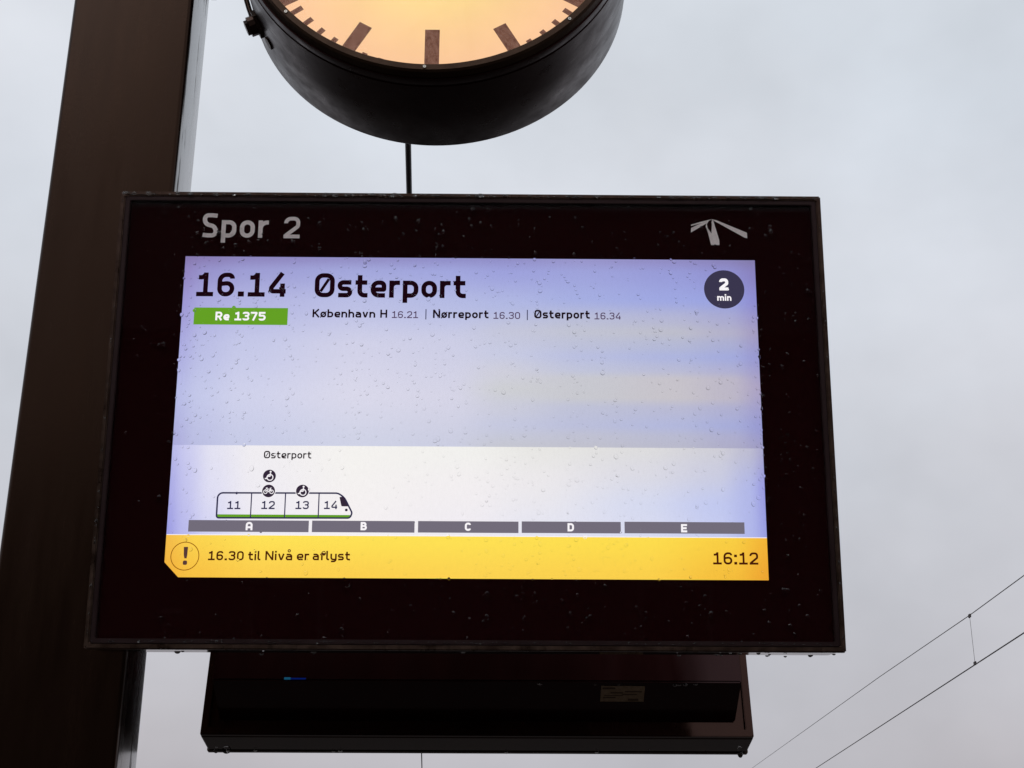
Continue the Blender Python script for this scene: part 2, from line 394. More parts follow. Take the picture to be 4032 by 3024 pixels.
        S([(h, 0), (h, H)]); S([(h, H-h), (W-h, H-h), (W-h, H*.44), (h, H*.44)], [0, R, R, 0]); S([(W*.52, H*.44), (W*.88, 0)])
    elif ch == 'H': S([(h, 0), (h, H)]); S([(W-h, 0), (W-h, H)]); S([(h, H*.5), (W-h, H*.5)])
    elif ch == 'N': S([(h, 0), (h, H)]); S([(W-h, 0), (W-h, H)]); S([(h, H-h*.3), (W-h, h*.3)])
    elif ch == 'S':
        R2 = min(W*.5, H*.27)-h*.2; S([(W*.93, H-h*1.25), (W*.62, H-h), (h, H-h), (h, H*.56), (W-h, H*.44), (W-h, h), (W*.38, h), (W*.05, h*1.3)], [0, H*.3, R2, R2, R2, R2, H*.3, 0])
    elif ch == 'A': S([(h, 0), (h, H-h), (W-h, H-h), (W-h, 0)]); S([(h, H*.36), (W-h, H*.36)])
    elif ch == 'B': S([(h, h), (W-h, h), (W-h, H*.52), (h, H*.52)], [0, R*.8, R*.8, 0], True); S([(h, H*.52), (W-h*1.5, H*.52), (W-h*1.5, H-h), (h, H-h)], [0, R*.8, R*.8, 0], True)
    elif ch == 'C': S([(W-h, H*.28), (W-h, h), (h, h), (h, H-h), (W-h, H-h), (W-h, H*.72)])
    elif ch == 'D': S([(h, h), (W-h, h), (W-h, H-h), (h, H-h)], [0, R*1.2, R*1.2, 0], True)
    elif ch == 'E': S([(W, h), (h, h), (h, H-h), (W, H-h)], 0); S([(h, H*.5), (W*.92, H*.5)])
def words(A, text, u0, u1, v, H, wt, rr=.235, gap=None):
    if gap is None: gap = .16 if text[0].isdigit() and text[-1].isdigit() else .115
    wt *= 1.13
    nat = sum(gw(c) for c in text)+gap*(len(text)-1)
    s = (u1-u0)/nat; x = u0
    for c in text:
        if c != ' ': glyph(A, c, x, v, gw(c)*s, H, wt*H, rr)
        x += (gw(c)+gap)*s

# ================================================================== large structure
gnd_m, t, b = newmat("ballast_ground"); gn = noise(t, coords(t), 9, 6, 0.7)
t.links.new(rampf(t, gn, [(0.3, (0.03, 0.025, 0.022)), (0.7, (0.07, 0.06, 0.055))]), b.inputs["Base Color"]); b.inputs["Roughness"].default_value = 1.0; b.inputs["Specular IOR Level"].default_value = 0.0
g = obj("ground", [(-900, -900, -0.9), (900, -900, -0.9), (900, 900, -0.9), (-900, 900, -0.9)], [(0, 1, 2, 3)], gnd_m); tag(g, kind="structure")
pl_m, t, b = newmat("wet_asphalt"); pn = noise(t, coords(t), 6, 6, 0.65)
t.links.new(rampf(t, pn, [(0.3, (0.025, 0.021, 0.019)), (0.7, (0.05, 0.042, 0.038))]), b.inputs["Base Color"])
t.links.new(maprange(t, pn, 0.4, 0.65, 0.6, 0.9), b.inputs["Roughness"]); b.inputs["Specular IOR Level"].default_value = 0.15
plat = box("platform", -3.2, 4.2, -60, 120, -0.9, 0, pl_m, None, 0.02, 1); tag(plat, kind="structure")
edge_m, t, b = newmat("pale_concrete"); en = noise(t, coords(t), 12, 5, 0.6)
t.links.new(rampf(t, en, [(0.3, (0.07, 0.065, 0.06)), (0.7, (0.10, 0.095, 0.09))]), b.inputs["Base Color"]); b.inputs["Roughness"].default_value = 0.7
for x0, x1 in ((-3.2, -2.8), (3.8, 4.2)):
    kb = box("platform_edge", x0, x1, -60, 120, 0.0, 0.012, edge_m, None); tag(kb, kind="structure")

# unseen building added behind the photographer to darken the reflections
bk_m, t, b = newmat("dark_brick"); brk = t.nodes.new("ShaderNodeTexBrick"); t.links.new(coords(t), brk.inputs[0])
brk.inputs["Color1"].default_value = (0.075, 0.035, 0.025, 1); brk.inputs["Color2"].default_value = (0.10, 0.045, 0.03, 1); brk.inputs["Mortar"].default_value = (0.10, 0.09, 0.08, 1)
brk.inputs["Scale"].default_value = 4; t.links.new(brk.outputs[0], b.inputs["Base Color"]); b.inputs["Roughness"].default_value = 0.8
rf_m, t, b = newmat("roof_slate"); setin(b, Base_Color=(0.03, 0.028, 0.03, 1), Roughness=0.6)
sb = empty("unseen_backdrop_building", (0, -24, -0.9)); tag(sb, "long unseen dark brick building with a slate roof, added behind the photographer to darken reflections", "building")
box("wall", -45, 45, -8, 0, 0, 8.2, bk_m, sb)
obj("roof", [(-46, 0.6, 8.2), (46, 0.6, 8.2), (46, -8.6, 8.2), (-46, -8.6, 8.2), (-46, -4, 12.0), (46, -4, 12.0)], [(0, 1, 2, 3), (0, 1, 5, 4), (2, 3, 4, 5), (0, 4, 3), (1, 2, 5)], rf_m, sb)
wf_m, t, b = newmat("window_frame_white"); setin(b, Base_Color=(0.35, 0.34, 0.32, 1), Roughness=0.5)
wg_m, t, b = newmat("window_pane_dark"); setin(b, Base_Color=(0.02, 0.022, 0.025, 1), Roughness=0.08)
for i in range(12):
    x = -41+i*7.4
    for z in (1.6, 5.0):
        w = box("window", x-.7, x+.7, 0.002, 0.06, z, z+1.9, wf_m, sb)
        pn_ = box("pane", x-.6, x+.6, 0.062, 0.07, z+.1, z+1.8, wg_m, w)

# ------------------------------------------------------------------ post (box section with rounded corners)
PX0, PX1, PY0, PY1 = -0.939, -0.6632, 0.42, 0.575
def rrect(x0, x1, y0, y1, r, n=6):
    pts = []
    for cx, cyy, a0 in ((x1-r, y0+r, -90), (x1-r, y1-r, 0), (x0+r, y1-r, 90), (x0+r, y0+r, 180)):
        for k in range(n+1):
            a = math.radians(a0+90*k/n); pts.append((cx+r*math.cos(a), cyy+r*math.sin(a)))
    return pts
post = empty("steel_post", ((PX0+PX1)/2, (PY0+PY1)/2, 0)); tag(post, "thick dark brown square steel post behind the left side of the front display", "post")
pcx, pcy = (PX0+PX1)/2, (PY0+PY1)/2
sec = rrect(PX0-pcx, PX1-pcx, PY0-pcy, PY1-pcy, 0.011)
def prism(name, sec, z0, z1, mat, parent, nz=1):
    n = len(sec); vs = []; fs = []
    for k in range(nz+1):
        z = z0+(z1-z0)*k/nz; vs += [(a, b, z) for a, b in sec]
    for k in range(nz):
        for i in range(n): fs.append((k*n+i, k*n+(i+1) % n, (k+1)*n+(i+1) % n, (k+1)*n+i))
    fs.append(tuple(range(n))[::-1]); fs.append(tuple(range(nz*n, nz*n+n)))
    return autosmooth(obj(name, vs, fs, mat, parent), 40)
prism("shaft", sec, 0.02, 4.95, M_post, post)
prism("cap_plate", rrect(-0.15, 0.15, -0.09, 0.09, 0.01), 4.95, 4.965, M_dark, post)
prism("base_plate", rrect(-0.26, 0.26, -0.2, 0.2, 0.02), 0.0, 0.02, M_dark, post)
for sx in (-1, 1):
    for sy_ in (-1, 1):
        prism("anchor_bolt", [(sx*.21+.014*math.cos(k*math.pi/3), sy_*.155+.014*math.sin(k*math.pi/3)) for k in range(6)], 0.02, 0.05, M_steel, post)

# ================================================================== the display (one facing us, its twin facing away)
BW, BH, BT = 1.262, 0.812, 0.098
T1, T2 = 0.0959270, math.radians(12.5)
disp = empty("platform_display", (0, 0, ZB), (T1, 0, 0))
tag(disp, "large black departure display with a lit screen headed Spor 2, facing the camera", "display", "departure displays mounted back to back")
hw, hh = BW/2, BH/2
# casing: shallow box behind the glass
box("casing", -hw+.002, hw-.002, 0.004, BT, -hh+.002, hh-.002, M_case, disp, 0.004, 2)
# front frame: a thin proud lip round the glass
def frame_mesh(name, ox, oz, ix, iz, y0, y1, mat, parent, bev=0.002):
    vs = []; fs = []
    for y in (y0, y1):
        for a, c in ((ox, oz), (ix, iz)):
            vs += [(-a, y, -c), (a, y, -c), (a, y, c), (-a, y, c)]
    for k in range(4):
        j = (k+1) % 4
        fs += [(k, j, 4+j, 4+k), (8+k, 8+j, 12+j, 12+k), (k, j, 8+j, 8+k), (4+k, 4+j, 12+j, 12+k)]
    o = obj(name, vs, fs, mat, parent)
    bm = bmesh.new(); bm.from_mesh(o.data); bmesh.ops.recalc_face_normals(bm, faces=bm.faces)
    bmesh.ops.bevel(bm, geom=list(bm.edges), offset=bev, segments=2, affect='EDGES'); bm.to_mesh(o.data); bm.free()
    return o
frame_mesh("bezel", hw, hh, hw-0.0085, hh-0.0085, -0.012, 0.0038, M_lip, disp)
frame_mesh("gasket", hw-0.0088, hh-0.0088, hw-0.0175, hh-0.0175, -0.0102, 0.0036, M_gask, disp, 0.0012)
frame_mesh("back_rim", hw-.003, hh-.003, hw-.020, hh-.020, BT+.0004, BT+.012, M_case, disp, 0.0015)
# black printed border with the window for the picture
SX0, SX1, SZ0, SZ1 = -0.5094, 0.5090, -0.2863, 0.2863
gx, gz = hw-0.0178, hh-0.0178
mk = Art(0.0022)
mk.poly([(-gx, SZ1), (gx, SZ1), (gx, gz), (-gx, gz)]); mk.k = 0
mk.poly([(-gx, -gz), (gx, -gz), (gx, SZ0), (-gx, SZ0)]); mk.k = 0
mk.poly([(-gx, SZ0), (SX0, SZ0), (SX0, SZ1), (-gx, SZ1)]); mk.k = 0
mk.poly([(SX1, SZ0), (gx, SZ0), (gx, SZ1), (SX1, SZ1)])
mask = mk.build("glass_border", M_mask, disp)
A = Art(0.0026); words(A, "Spor", -0.4829, -0.3641, 0.3216, 0.0463, .148, .32, .15); A.build("track_lettering", M_grey, disp)
A = Art(0.0026); words(A, "2", -0.3365, -0.3078, 0.3211, 0.0410, .150, .34); A.build("track_number", M_grey, disp)
A = Art(0.0026)
A.poly([(.3964, .3525), (.4115, .3575), (.4339, .3635), (.4310, .3615), (.4170, .3560), (.3967, .3503)])
A.poly([(.3965, .3462), (.4086, .3526), (.4043, .3484), (.4040, .3480), (.4253, .3557), (.3960, .3378)][::-1])
A.poly([(.4086, .3526), (.4253, .3590), (.4339, .3633), (.4283, .3600), (.4253, .3557), (.4043, .3478), (.4020, .3489)])
A.poly([(.4335, .3637), (.4440, .3611), (.4969, .3378), (.4971, .3273), (.4922, .3287), (.461, .3471), (.4345, .3627)])
A.poly([(.4346, .3624), (.4372, .3600), (.4466, .3228), (.4466, .3140), (.4316, .3139), (.4330, .3362)])
A.poly([(.4316, .3139), (.4274, .3344), (.4231, .3498), (.4236, .3532), (.4262, .3582), (.4290, .3604), (.4262, .3560), (.4250, .3525), (.4258, .3476), (.4331, .3355)])
A.build("track_emblem", M_grey, disp)
# cover glass
box("cover_glass", -gx, gx, -0.0075, -0.0040, -gz, gz, M_glass, disp)
# small sensor window printed low on the border
A = Art(0.0026); A.poly([(-.510, -.347), (-.472, -.347), (-.472, -.338), (-.510, -.338)]); A.build("sensor_window", M_sens, disp)

# ---- lit screen: displayed picture, with viewing-angle tint and reflected yellowish patches painted in
# columns across the screen; each lists (height, colour) downwards
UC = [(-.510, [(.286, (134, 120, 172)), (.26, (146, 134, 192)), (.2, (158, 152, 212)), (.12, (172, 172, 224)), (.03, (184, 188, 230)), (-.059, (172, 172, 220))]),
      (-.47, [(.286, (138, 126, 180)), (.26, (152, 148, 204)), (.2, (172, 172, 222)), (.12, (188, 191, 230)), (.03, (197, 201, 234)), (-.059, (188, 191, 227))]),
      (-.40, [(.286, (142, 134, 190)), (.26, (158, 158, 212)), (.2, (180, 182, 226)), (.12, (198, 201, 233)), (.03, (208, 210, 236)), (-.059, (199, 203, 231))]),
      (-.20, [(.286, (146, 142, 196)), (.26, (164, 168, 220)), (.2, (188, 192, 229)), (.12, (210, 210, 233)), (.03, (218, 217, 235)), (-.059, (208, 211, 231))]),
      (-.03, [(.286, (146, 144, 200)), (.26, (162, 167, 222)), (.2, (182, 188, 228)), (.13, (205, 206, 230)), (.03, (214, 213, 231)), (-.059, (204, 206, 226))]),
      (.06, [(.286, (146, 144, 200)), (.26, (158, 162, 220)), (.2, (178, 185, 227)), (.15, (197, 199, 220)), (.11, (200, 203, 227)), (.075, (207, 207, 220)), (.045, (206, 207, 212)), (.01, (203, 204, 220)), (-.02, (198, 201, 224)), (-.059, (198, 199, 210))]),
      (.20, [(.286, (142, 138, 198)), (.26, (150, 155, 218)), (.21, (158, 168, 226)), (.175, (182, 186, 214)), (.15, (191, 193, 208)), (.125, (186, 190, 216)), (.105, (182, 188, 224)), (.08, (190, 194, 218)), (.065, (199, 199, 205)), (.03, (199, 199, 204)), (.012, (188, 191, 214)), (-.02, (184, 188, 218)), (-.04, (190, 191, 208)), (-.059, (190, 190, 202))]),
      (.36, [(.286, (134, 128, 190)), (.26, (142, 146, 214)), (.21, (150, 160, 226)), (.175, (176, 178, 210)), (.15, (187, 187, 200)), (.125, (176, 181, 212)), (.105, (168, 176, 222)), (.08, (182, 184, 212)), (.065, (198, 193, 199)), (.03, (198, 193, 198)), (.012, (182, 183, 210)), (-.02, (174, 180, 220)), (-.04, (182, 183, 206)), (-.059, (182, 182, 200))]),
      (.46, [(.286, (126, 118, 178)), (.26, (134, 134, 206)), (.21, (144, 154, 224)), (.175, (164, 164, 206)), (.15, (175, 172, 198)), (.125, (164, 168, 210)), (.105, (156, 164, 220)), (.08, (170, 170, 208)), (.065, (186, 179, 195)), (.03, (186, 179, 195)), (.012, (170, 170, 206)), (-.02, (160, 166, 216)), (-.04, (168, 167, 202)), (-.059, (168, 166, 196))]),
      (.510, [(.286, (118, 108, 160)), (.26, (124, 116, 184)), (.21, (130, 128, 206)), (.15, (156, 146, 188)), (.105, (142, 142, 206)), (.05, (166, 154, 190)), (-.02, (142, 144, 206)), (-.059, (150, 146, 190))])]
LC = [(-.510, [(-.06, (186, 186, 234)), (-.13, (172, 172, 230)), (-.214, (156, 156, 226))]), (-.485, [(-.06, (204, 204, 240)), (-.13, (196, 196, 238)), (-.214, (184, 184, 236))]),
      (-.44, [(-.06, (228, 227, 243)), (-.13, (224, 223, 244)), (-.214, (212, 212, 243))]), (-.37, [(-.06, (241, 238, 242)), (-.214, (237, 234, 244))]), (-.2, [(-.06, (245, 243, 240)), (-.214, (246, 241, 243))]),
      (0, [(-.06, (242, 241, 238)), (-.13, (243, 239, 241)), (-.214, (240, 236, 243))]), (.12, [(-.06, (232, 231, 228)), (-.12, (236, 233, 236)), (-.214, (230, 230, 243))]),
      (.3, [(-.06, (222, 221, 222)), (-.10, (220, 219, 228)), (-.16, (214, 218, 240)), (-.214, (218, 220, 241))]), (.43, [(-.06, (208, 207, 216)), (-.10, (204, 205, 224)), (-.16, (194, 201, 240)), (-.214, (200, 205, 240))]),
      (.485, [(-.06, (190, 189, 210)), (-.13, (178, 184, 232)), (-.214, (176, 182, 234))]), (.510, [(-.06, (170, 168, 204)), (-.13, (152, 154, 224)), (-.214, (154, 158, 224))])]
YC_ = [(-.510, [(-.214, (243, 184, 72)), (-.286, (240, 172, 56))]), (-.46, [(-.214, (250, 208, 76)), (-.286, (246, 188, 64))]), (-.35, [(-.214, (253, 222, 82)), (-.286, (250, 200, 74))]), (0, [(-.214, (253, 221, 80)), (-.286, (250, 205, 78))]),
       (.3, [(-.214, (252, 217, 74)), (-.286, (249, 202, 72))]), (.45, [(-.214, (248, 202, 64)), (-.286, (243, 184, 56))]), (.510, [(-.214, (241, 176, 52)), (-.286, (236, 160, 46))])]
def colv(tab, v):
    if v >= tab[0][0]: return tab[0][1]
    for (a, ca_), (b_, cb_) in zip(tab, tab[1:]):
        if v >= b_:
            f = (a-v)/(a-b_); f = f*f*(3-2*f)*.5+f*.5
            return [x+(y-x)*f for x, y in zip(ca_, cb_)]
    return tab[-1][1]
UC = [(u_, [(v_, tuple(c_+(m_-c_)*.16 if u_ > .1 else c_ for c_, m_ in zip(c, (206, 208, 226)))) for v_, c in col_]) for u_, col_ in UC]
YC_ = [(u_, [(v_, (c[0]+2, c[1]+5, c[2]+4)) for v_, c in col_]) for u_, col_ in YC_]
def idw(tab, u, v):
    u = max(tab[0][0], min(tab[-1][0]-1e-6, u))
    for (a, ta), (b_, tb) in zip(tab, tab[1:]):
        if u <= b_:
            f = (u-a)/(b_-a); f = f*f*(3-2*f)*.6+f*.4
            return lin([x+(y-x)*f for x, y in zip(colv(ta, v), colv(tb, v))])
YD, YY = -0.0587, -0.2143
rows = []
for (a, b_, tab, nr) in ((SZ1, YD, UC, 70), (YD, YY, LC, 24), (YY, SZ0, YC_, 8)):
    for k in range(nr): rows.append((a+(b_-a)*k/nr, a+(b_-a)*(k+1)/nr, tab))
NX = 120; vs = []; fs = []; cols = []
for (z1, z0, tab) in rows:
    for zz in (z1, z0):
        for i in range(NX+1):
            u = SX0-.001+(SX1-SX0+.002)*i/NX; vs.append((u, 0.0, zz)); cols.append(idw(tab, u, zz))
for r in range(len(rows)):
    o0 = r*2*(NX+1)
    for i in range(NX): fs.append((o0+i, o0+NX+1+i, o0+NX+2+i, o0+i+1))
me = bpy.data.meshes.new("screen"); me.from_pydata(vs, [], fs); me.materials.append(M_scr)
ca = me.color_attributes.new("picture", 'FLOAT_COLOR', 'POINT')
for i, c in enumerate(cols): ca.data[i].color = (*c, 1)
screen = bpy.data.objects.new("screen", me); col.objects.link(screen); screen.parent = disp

def art(name, mat, fn, w=0.0004):
    a = Art(w); fn(a); return a.build(name, mat, screen)
art("chamfered_corner", M_mask, lambda a: a.poly([(SX0-.002, SZ0-.001), (-.4840, SZ0-.001), (-.5104, -.2603)]), 0.0012)
art("departure_time", M_black, lambda a: words(a, "16.14", -.4867, -.3281, .2111, .0446, .165))
art("destination", M_black, lambda a: words(a, "Østerport", -.2770, -.0080, .2108, .0452, .165))
art("service_badge", M_green, lambda a: a.poly([(-.4880, .1588), (-.3225, .1588), (-.3225, .1902), (-.4880, .1902)]), 0.0003)
art("service_number", M_white, lambda a: words(a, "Re 1375", -.4499, -.3612, .1666, .0160, .19, .26), 0.0008)
for tx, x0, x1, z, h_ in (("København H", -.2788, -.1467, .1734, .0151), ("Nørreport", -.0657, .0328, .1736, .0156), ("Østerport", .1136, .2122, .1741, .0160)):
    art("stop_name", M_black, lambda a: words(a, tx, x0, x1, z, h_, .175))
for tx, x0, x1, z in (("16.21", -.1385, -.0919, .1731), ("16.30", .0413, .0886, .1728), ("16.34", .2204, .2668, .1731)):
    art("stop_time", M_thin, lambda a: words(a, tx, x0, x1, z, .0128, .13))
for x in (-.0782, .1014):
    art("stop_separator", M_navy, lambda a: a.poly([(x-.0008, .1708), (x+.0008, .1708), (x+.0008, .190), (x-.0008, .190)]))
art("minutes_badge", M_badge, lambda a: a.disc(.4525, .2309, .0360, 64), 0.0003)
art("minutes_number", M_white, lambda a: words(a, "2", .4438, .4601, .2287, .0227, .22, .30), 0.0008)
art("minutes_unit", M_white, lambda a: words(a, "min", .4394, .4646, .2093, .0122, .18), 0.0008)
art("train_destination", M_black, lambda a: words(a, "Østerport", -.3518, -.2702, -.0814, .0131, .145))
art("train_outline", M_navy, lambda a: a.stroke([(-.4270, -.1420), (-.2220, -.1414), (-.2109, -.1486), (-.1968, -.1752), (-.2000, -.1842), (-.4270, -.1850)], .0028, [.009, .014, .03, .006, .006, .004], True), 0.0006)
for x in (-.3692, -.3114, -.2541):
    art("coach_divider", M_navy, lambda a: a.stroke([(x, -.1429), (x, -.1840)], .0020), 0.0007)
for x0, x1 in ((-.4276, -.3702), (-.3682, -.3124), (-.3104, -.2551), (-.2531, -.1995)):
    art("occupancy_strip", M_green, lambda a: a.poly([(x0, -.1838), (x1, -.1838), (x1, -.1790), (x0, -.1790)]), 0.0004)
for s_, x0, x1, z in (("11", -.4097, -.3871, -.1700), ("12", -.3517, -.3289, -.1696), ("13", -.2936, -.2708, -.1693), ("14", -.2450, -.2225, -.1690)):
    art("coach_number", M_navy, lambda a: words(a, s_, x0, x1, z, .0140, .15))
art("train_windscreen", M_icon, lambda a: a.poly([(-.2191, -.1482), (-.2135, -.1476), (-.2112, -.1492), (-.2034, -.1643), (-.2145, -.1642), (-.2156, -.1630)]), 0.0010)
art("train_headlight", M_icon, lambda a: a.disc(-.2067, -.1704, .0024, 20), 0.0010)
def chair(a, cx, cz):
    q = .0110
    def P(x, y): return (cx+x*q, cz+y*q)
    a.disc(*P(.16, .68), q*.15, 16); a.ring(*P(.10, -.22), q*.46, q*.15, 24)
    a.stroke([P(.16, .5), P(.10, -.05), P(-.30, -.05), P(-.44, -.42), P(-.70, -.40)], q*.17, q*.08); a.stroke([P(.14, .28), P(-.22, .10)], q*.15)
def bike(a, cx, cz):
    q = .0110
    def P(x, y): return (cx+x*q, cz+y*q)
    for x in (-.48, .48): a.ring(*P(x, -.14), q*.28, q*.12, 24)
    a.stroke([P(-.48, -.14), P(-.22, .28), P(.30, .28), P(.0, -.14), P(-.22, .28)], q*.11); a.stroke([P(.48, -.14), P(.26, .42), P(.42, .50)], q*.11)
    a.stroke([P(0, -.14), P(-.30, .44)], q*.10); a.stroke([P(-.42, .46), P(-.16, .46)], q*.12)
for c, nm, fn, hl in (((-.3403, -.1125), "wheelchair_symbol", chair, 0), ((-.3405, -.1384), "bicycle_symbol", bike, 1), ((-.2827, -.1382), "wheelchair_symbol", chair, 1)):
    if hl: art("icon_halo", M_white, lambda a: a.disc(c[0], c[1], .0120, 40), 0.0012)
    art("icon_disc", M_icon, lambda a: a.disc(c[0], c[1], .0110, 40), 0.0016)
    art(nm, M_white, lambda a: fn(a, *c), 0.0020)
bars = [(-.4736, -.2696), (-.2641, -.0899), (-.0840, .0868), (.0923, .2610), (.2674, .4719)]
for (x0, x1), zt, zb in zip(bars, (-.1890, -.1888, -.1886, -.1882, -.1878), (-.2088, -.2086, -.2083, -.2080, -.2076)):
    art("sector_bar", M_bar, lambda a: a.poly([(x0, zb), (x1, zb), (x1, zt), (x0, zt)]), 0.0003)
for s_, x0, x1, z in (("A", -.3763, -.3648, -.2060), ("B", -.1815, -.1708, -.2050), ("C", -.0044, .0058, -.2050), ("D", .1703, .1813, -.2050), ("E", .3636, .3739, -.2055)):
    art("sector_letter", M_white, lambda a: words(a, s_, x0, x1, z, .0141, .21, .26), 0.0007)
art("screen_seam", M_white, lambda a: a.poly([(SX0, -.2146), (SX1, -.2146), (SX1, -.2134), (SX0, -.2134)]), 0.0002)
art("alert_ring", M_ring, lambda a: a.ring(-.4762, -.2505, .0236, .0014, 64))
def bang(a):
    a.poly([(-.4789, -.2349), (-.4718, -.2349), (-.4723, -.2480), (-.4731, -.2543), (-.4769, -.2543), (-.4783, -.2480)])
    a.poly([(-.4754+.0036*math.copysign(abs(math.cos(t_))**.6, math.cos(t_)), -.2616+.0037*math.copysign(abs(math.sin(t_))**.6, math.sin(t_))) for t_ in [2*math.pi*i/24 for i in range(24)]])
art("alert_mark", M_mark, bang)
def alert(a):
    for s_, x0, x1, z in (("16.30", -.4370, -.3770, -.2572), ("til", -.3696, -.3487, -.2570), ("Nivå", -.3406, -.2951, -.2567), ("er", -.2876, -.2667, -.2565), ("aflyst", -.2608, -.1975, -.2563)):
        words(a, s_, x0, x1, z, .0156, .158)
art("alert_text", M_brown, alert)
art("clock_text", M_brown, lambda a: words(a, "16:12", .4164, .4930, -.2598, .0207, .145))

# ---- rear electronics housing with a sloping underside
HX = 0.590
def hprof(y, z): return (y, z)
prof = [(BT+.0005, .33), (BT+.13, .30), (BT+.13, -.318), (BT+.0005, -.366)]
vs = [(sx*HX, y, z) for sx in (-1, 1) for y, z in prof]
fs = [(0, 1, 2, 3), (7, 6, 5, 4)]+[(k, (k+1) % 4, 4+(k+1) % 4, 4+k) for k in range(4)]
hs = obj("rear_housing", vs, fs, M_house, disp)
bm = bmesh.new(); bm.from_mesh(hs.data); bmesh.ops.bevel(bm, geom=list(bm.edges), offset=0.003, segments=2, affect='EDGES'); bm.to_mesh(hs.data); bm.free()
box("access_panel", -.30, .30, BT+.1305, BT+.134, -.2, .2, M_house, disp, 0.001, 1)
bk = box("mounting_bracket", -.12, .12, BT+.1345, BT+.20, -.06, .06, M_dark, disp, 0.004, 1)

# ---- the twin facing the other way
tw = empty("platform_display", (0.007, 1.1335, ZB-0.0773), (T2, 0, math.pi))
tag(tw, "second display seen from behind, its black back and bottom edge showing below the first", "display", "departure displays mounted back to back")
for ch in list(disp.children):
    if ch.name.startswith(("track_", "sensor")): continue
    c = ch.copy(); col.objects.link(c); c.parent = tw
# sticker, and glowing strips for the blue and teal glint, on the twin's housing
st_m, t, b = newmat("sticker_paper"); setin(b, Roughness=0.7)
sn_ = noise(t, coords(t), 120, 3, 0.6); t.links.new(rampf(t, sn_, [(0.3, (0.30, 0.20, 0.12)), (0.7, (0.42, 0.30, 0.19))]), b.inputs["Base Color"])
sd_m, t, b = newmat("sticker_print"); setin(b, Base_Color=(0.12, 0.075, 0.045, 1), Roughness=0.8)
# the underside runs from (BT+.13,-.318) to (BT,-.366); local x is mirrored on the twin
dy, dz = -.13, -.048; Ld = math.hypot(dy, dz); ey, ez = dy/Ld, dz/Ld; ny, nz_ = -ez*-1, -1*ey*-1
ny, nz_ = ez*-1*-1, -ey*-1*-1
ny, nz_ = (-ez, ey)      # outward: down and back
if nz_ > 0: ny, nz_ = -ny, -nz_
def under(x, s_, lift): return (x, BT+.13+ey*s_+ny*lift, -.318+ez*s_+nz_*lift)
def ubox(name, x0, x1, s0, s1, l0, l1, mat, parent):
    vs = [under(x, s_, l) for l in (l0, l1) for x, s_ in ((x0, s0), (x1, s0), (x1, s1), (x0, s1))]
    return obj(name, vs, [(0, 1, 2, 3), (4, 5, 6, 7), (0, 1, 5, 4), (1, 2, 6, 5), (2, 3, 7, 6), (3, 0, 4, 7)], mat, parent)
sx0, sx1 = -.382+.007, -.284+.007
stk = ubox("type_sticker", sx0, sx1, .014, .066, .0006, .0012, st_m, tw)
for x0, x1, s0, s1 in ((sx1-.032, sx1-.003, .018, .024), (sx1-.05, sx1-.022, .034, .038), (sx1-.034, sx1-.006, .050, .054), (sx1-.05, sx1-.008, .044, .0465), (sx0+.012, sx0+.036, .056, .063), (sx0+.006, sx0+.044, .030, .034), (sx0+.016, sx0+.05, .040, .043)):
    ubox("sticker_print", x0, x1, s0, s1, .0013, .0017, sd_m, stk)
box("glint_strip", .416, .430, BT+.1303, BT+.1325, -.317, -.3125, M_glint_teal, tw)
box("glint_strip", .382, .416, BT+.1303, BT+.1318, -.3165, -.3135, M_glint_blue, tw)
for ch in tw.children:
    pass

# ---- support beam from the post carrying both displays
beam = empty("support_beam", (PX1, 0.5, ZB)); tag(beam, "horizontal steel beam from the post between the two displays, hidden behind the front one and deepened to block a reflection", "beam")
def rel(o, *a):
    x0, x1, y0, y1, z0, z1 = a; l = o.location
    return (x0-l.x, x1-l.x, y0-l.y, y1-l.y, z0-l.z, z1-l.z)
box("beam", *rel(beam, PX1, .30, .455, .535, ZB-.23, ZB+.07), M_dark, beam, 0.004, 1)  # made deeper to block sky reflected in the twin's housing
box("cross_arm", *rel(beam, -.05, .05, .29, .454, ZB-.03, ZB+.03), M_dark, beam)
box("cross_arm", *rel(beam, -.05, .05, .536, .80, ZB-.09, ZB-.03), M_dark, beam)
box("flange", *rel(beam, PX1, PX1+.012, .43, .565, ZB-.12, ZB+.12), M_dark, beam)

# ================================================================== station clock
CX, CZ = -0.107, ZB+1.361
YF, YB = 0.33, 0.63
clk = empty("station_clock", (CX, (YF+YB)/2, CZ)); tag(clk, "big round black station clock with a lit warm orange dial above the display", "clock")
YC = (YF+YB)/2
def lathe(name, prof, mat, parent, n=160, smooth_ang=30):
    vs = []; fs = []; m = len(prof)
    for i in range(n):
        a = 2*math.pi*i/n
        for y, r in prof: vs.append((r*math.cos(a), y, r*math.sin(a)))
    for i in range(n):
        j = (i+1) % n
        for k in range(m-1): fs.append((i*m+k, j*m+k, j*m+k+1, i*m+k+1))
    return autosmooth(obj(name, vs, fs, mat, parent), smooth_ang)
yf = YF-YC; yb = YB-YC
lathe("drum", [(yf+.020, .4520), (yf+.022, .4600), (yf+.040, .4618), (yf+.042, .4610), (yf+.045, .4610), (yf+.047, .4628), (yf+.10, .4640), (0, .4655), (yb-.004, .4660), (yb, .4640), (yb+.0002, .4520)], M_drum, clk)
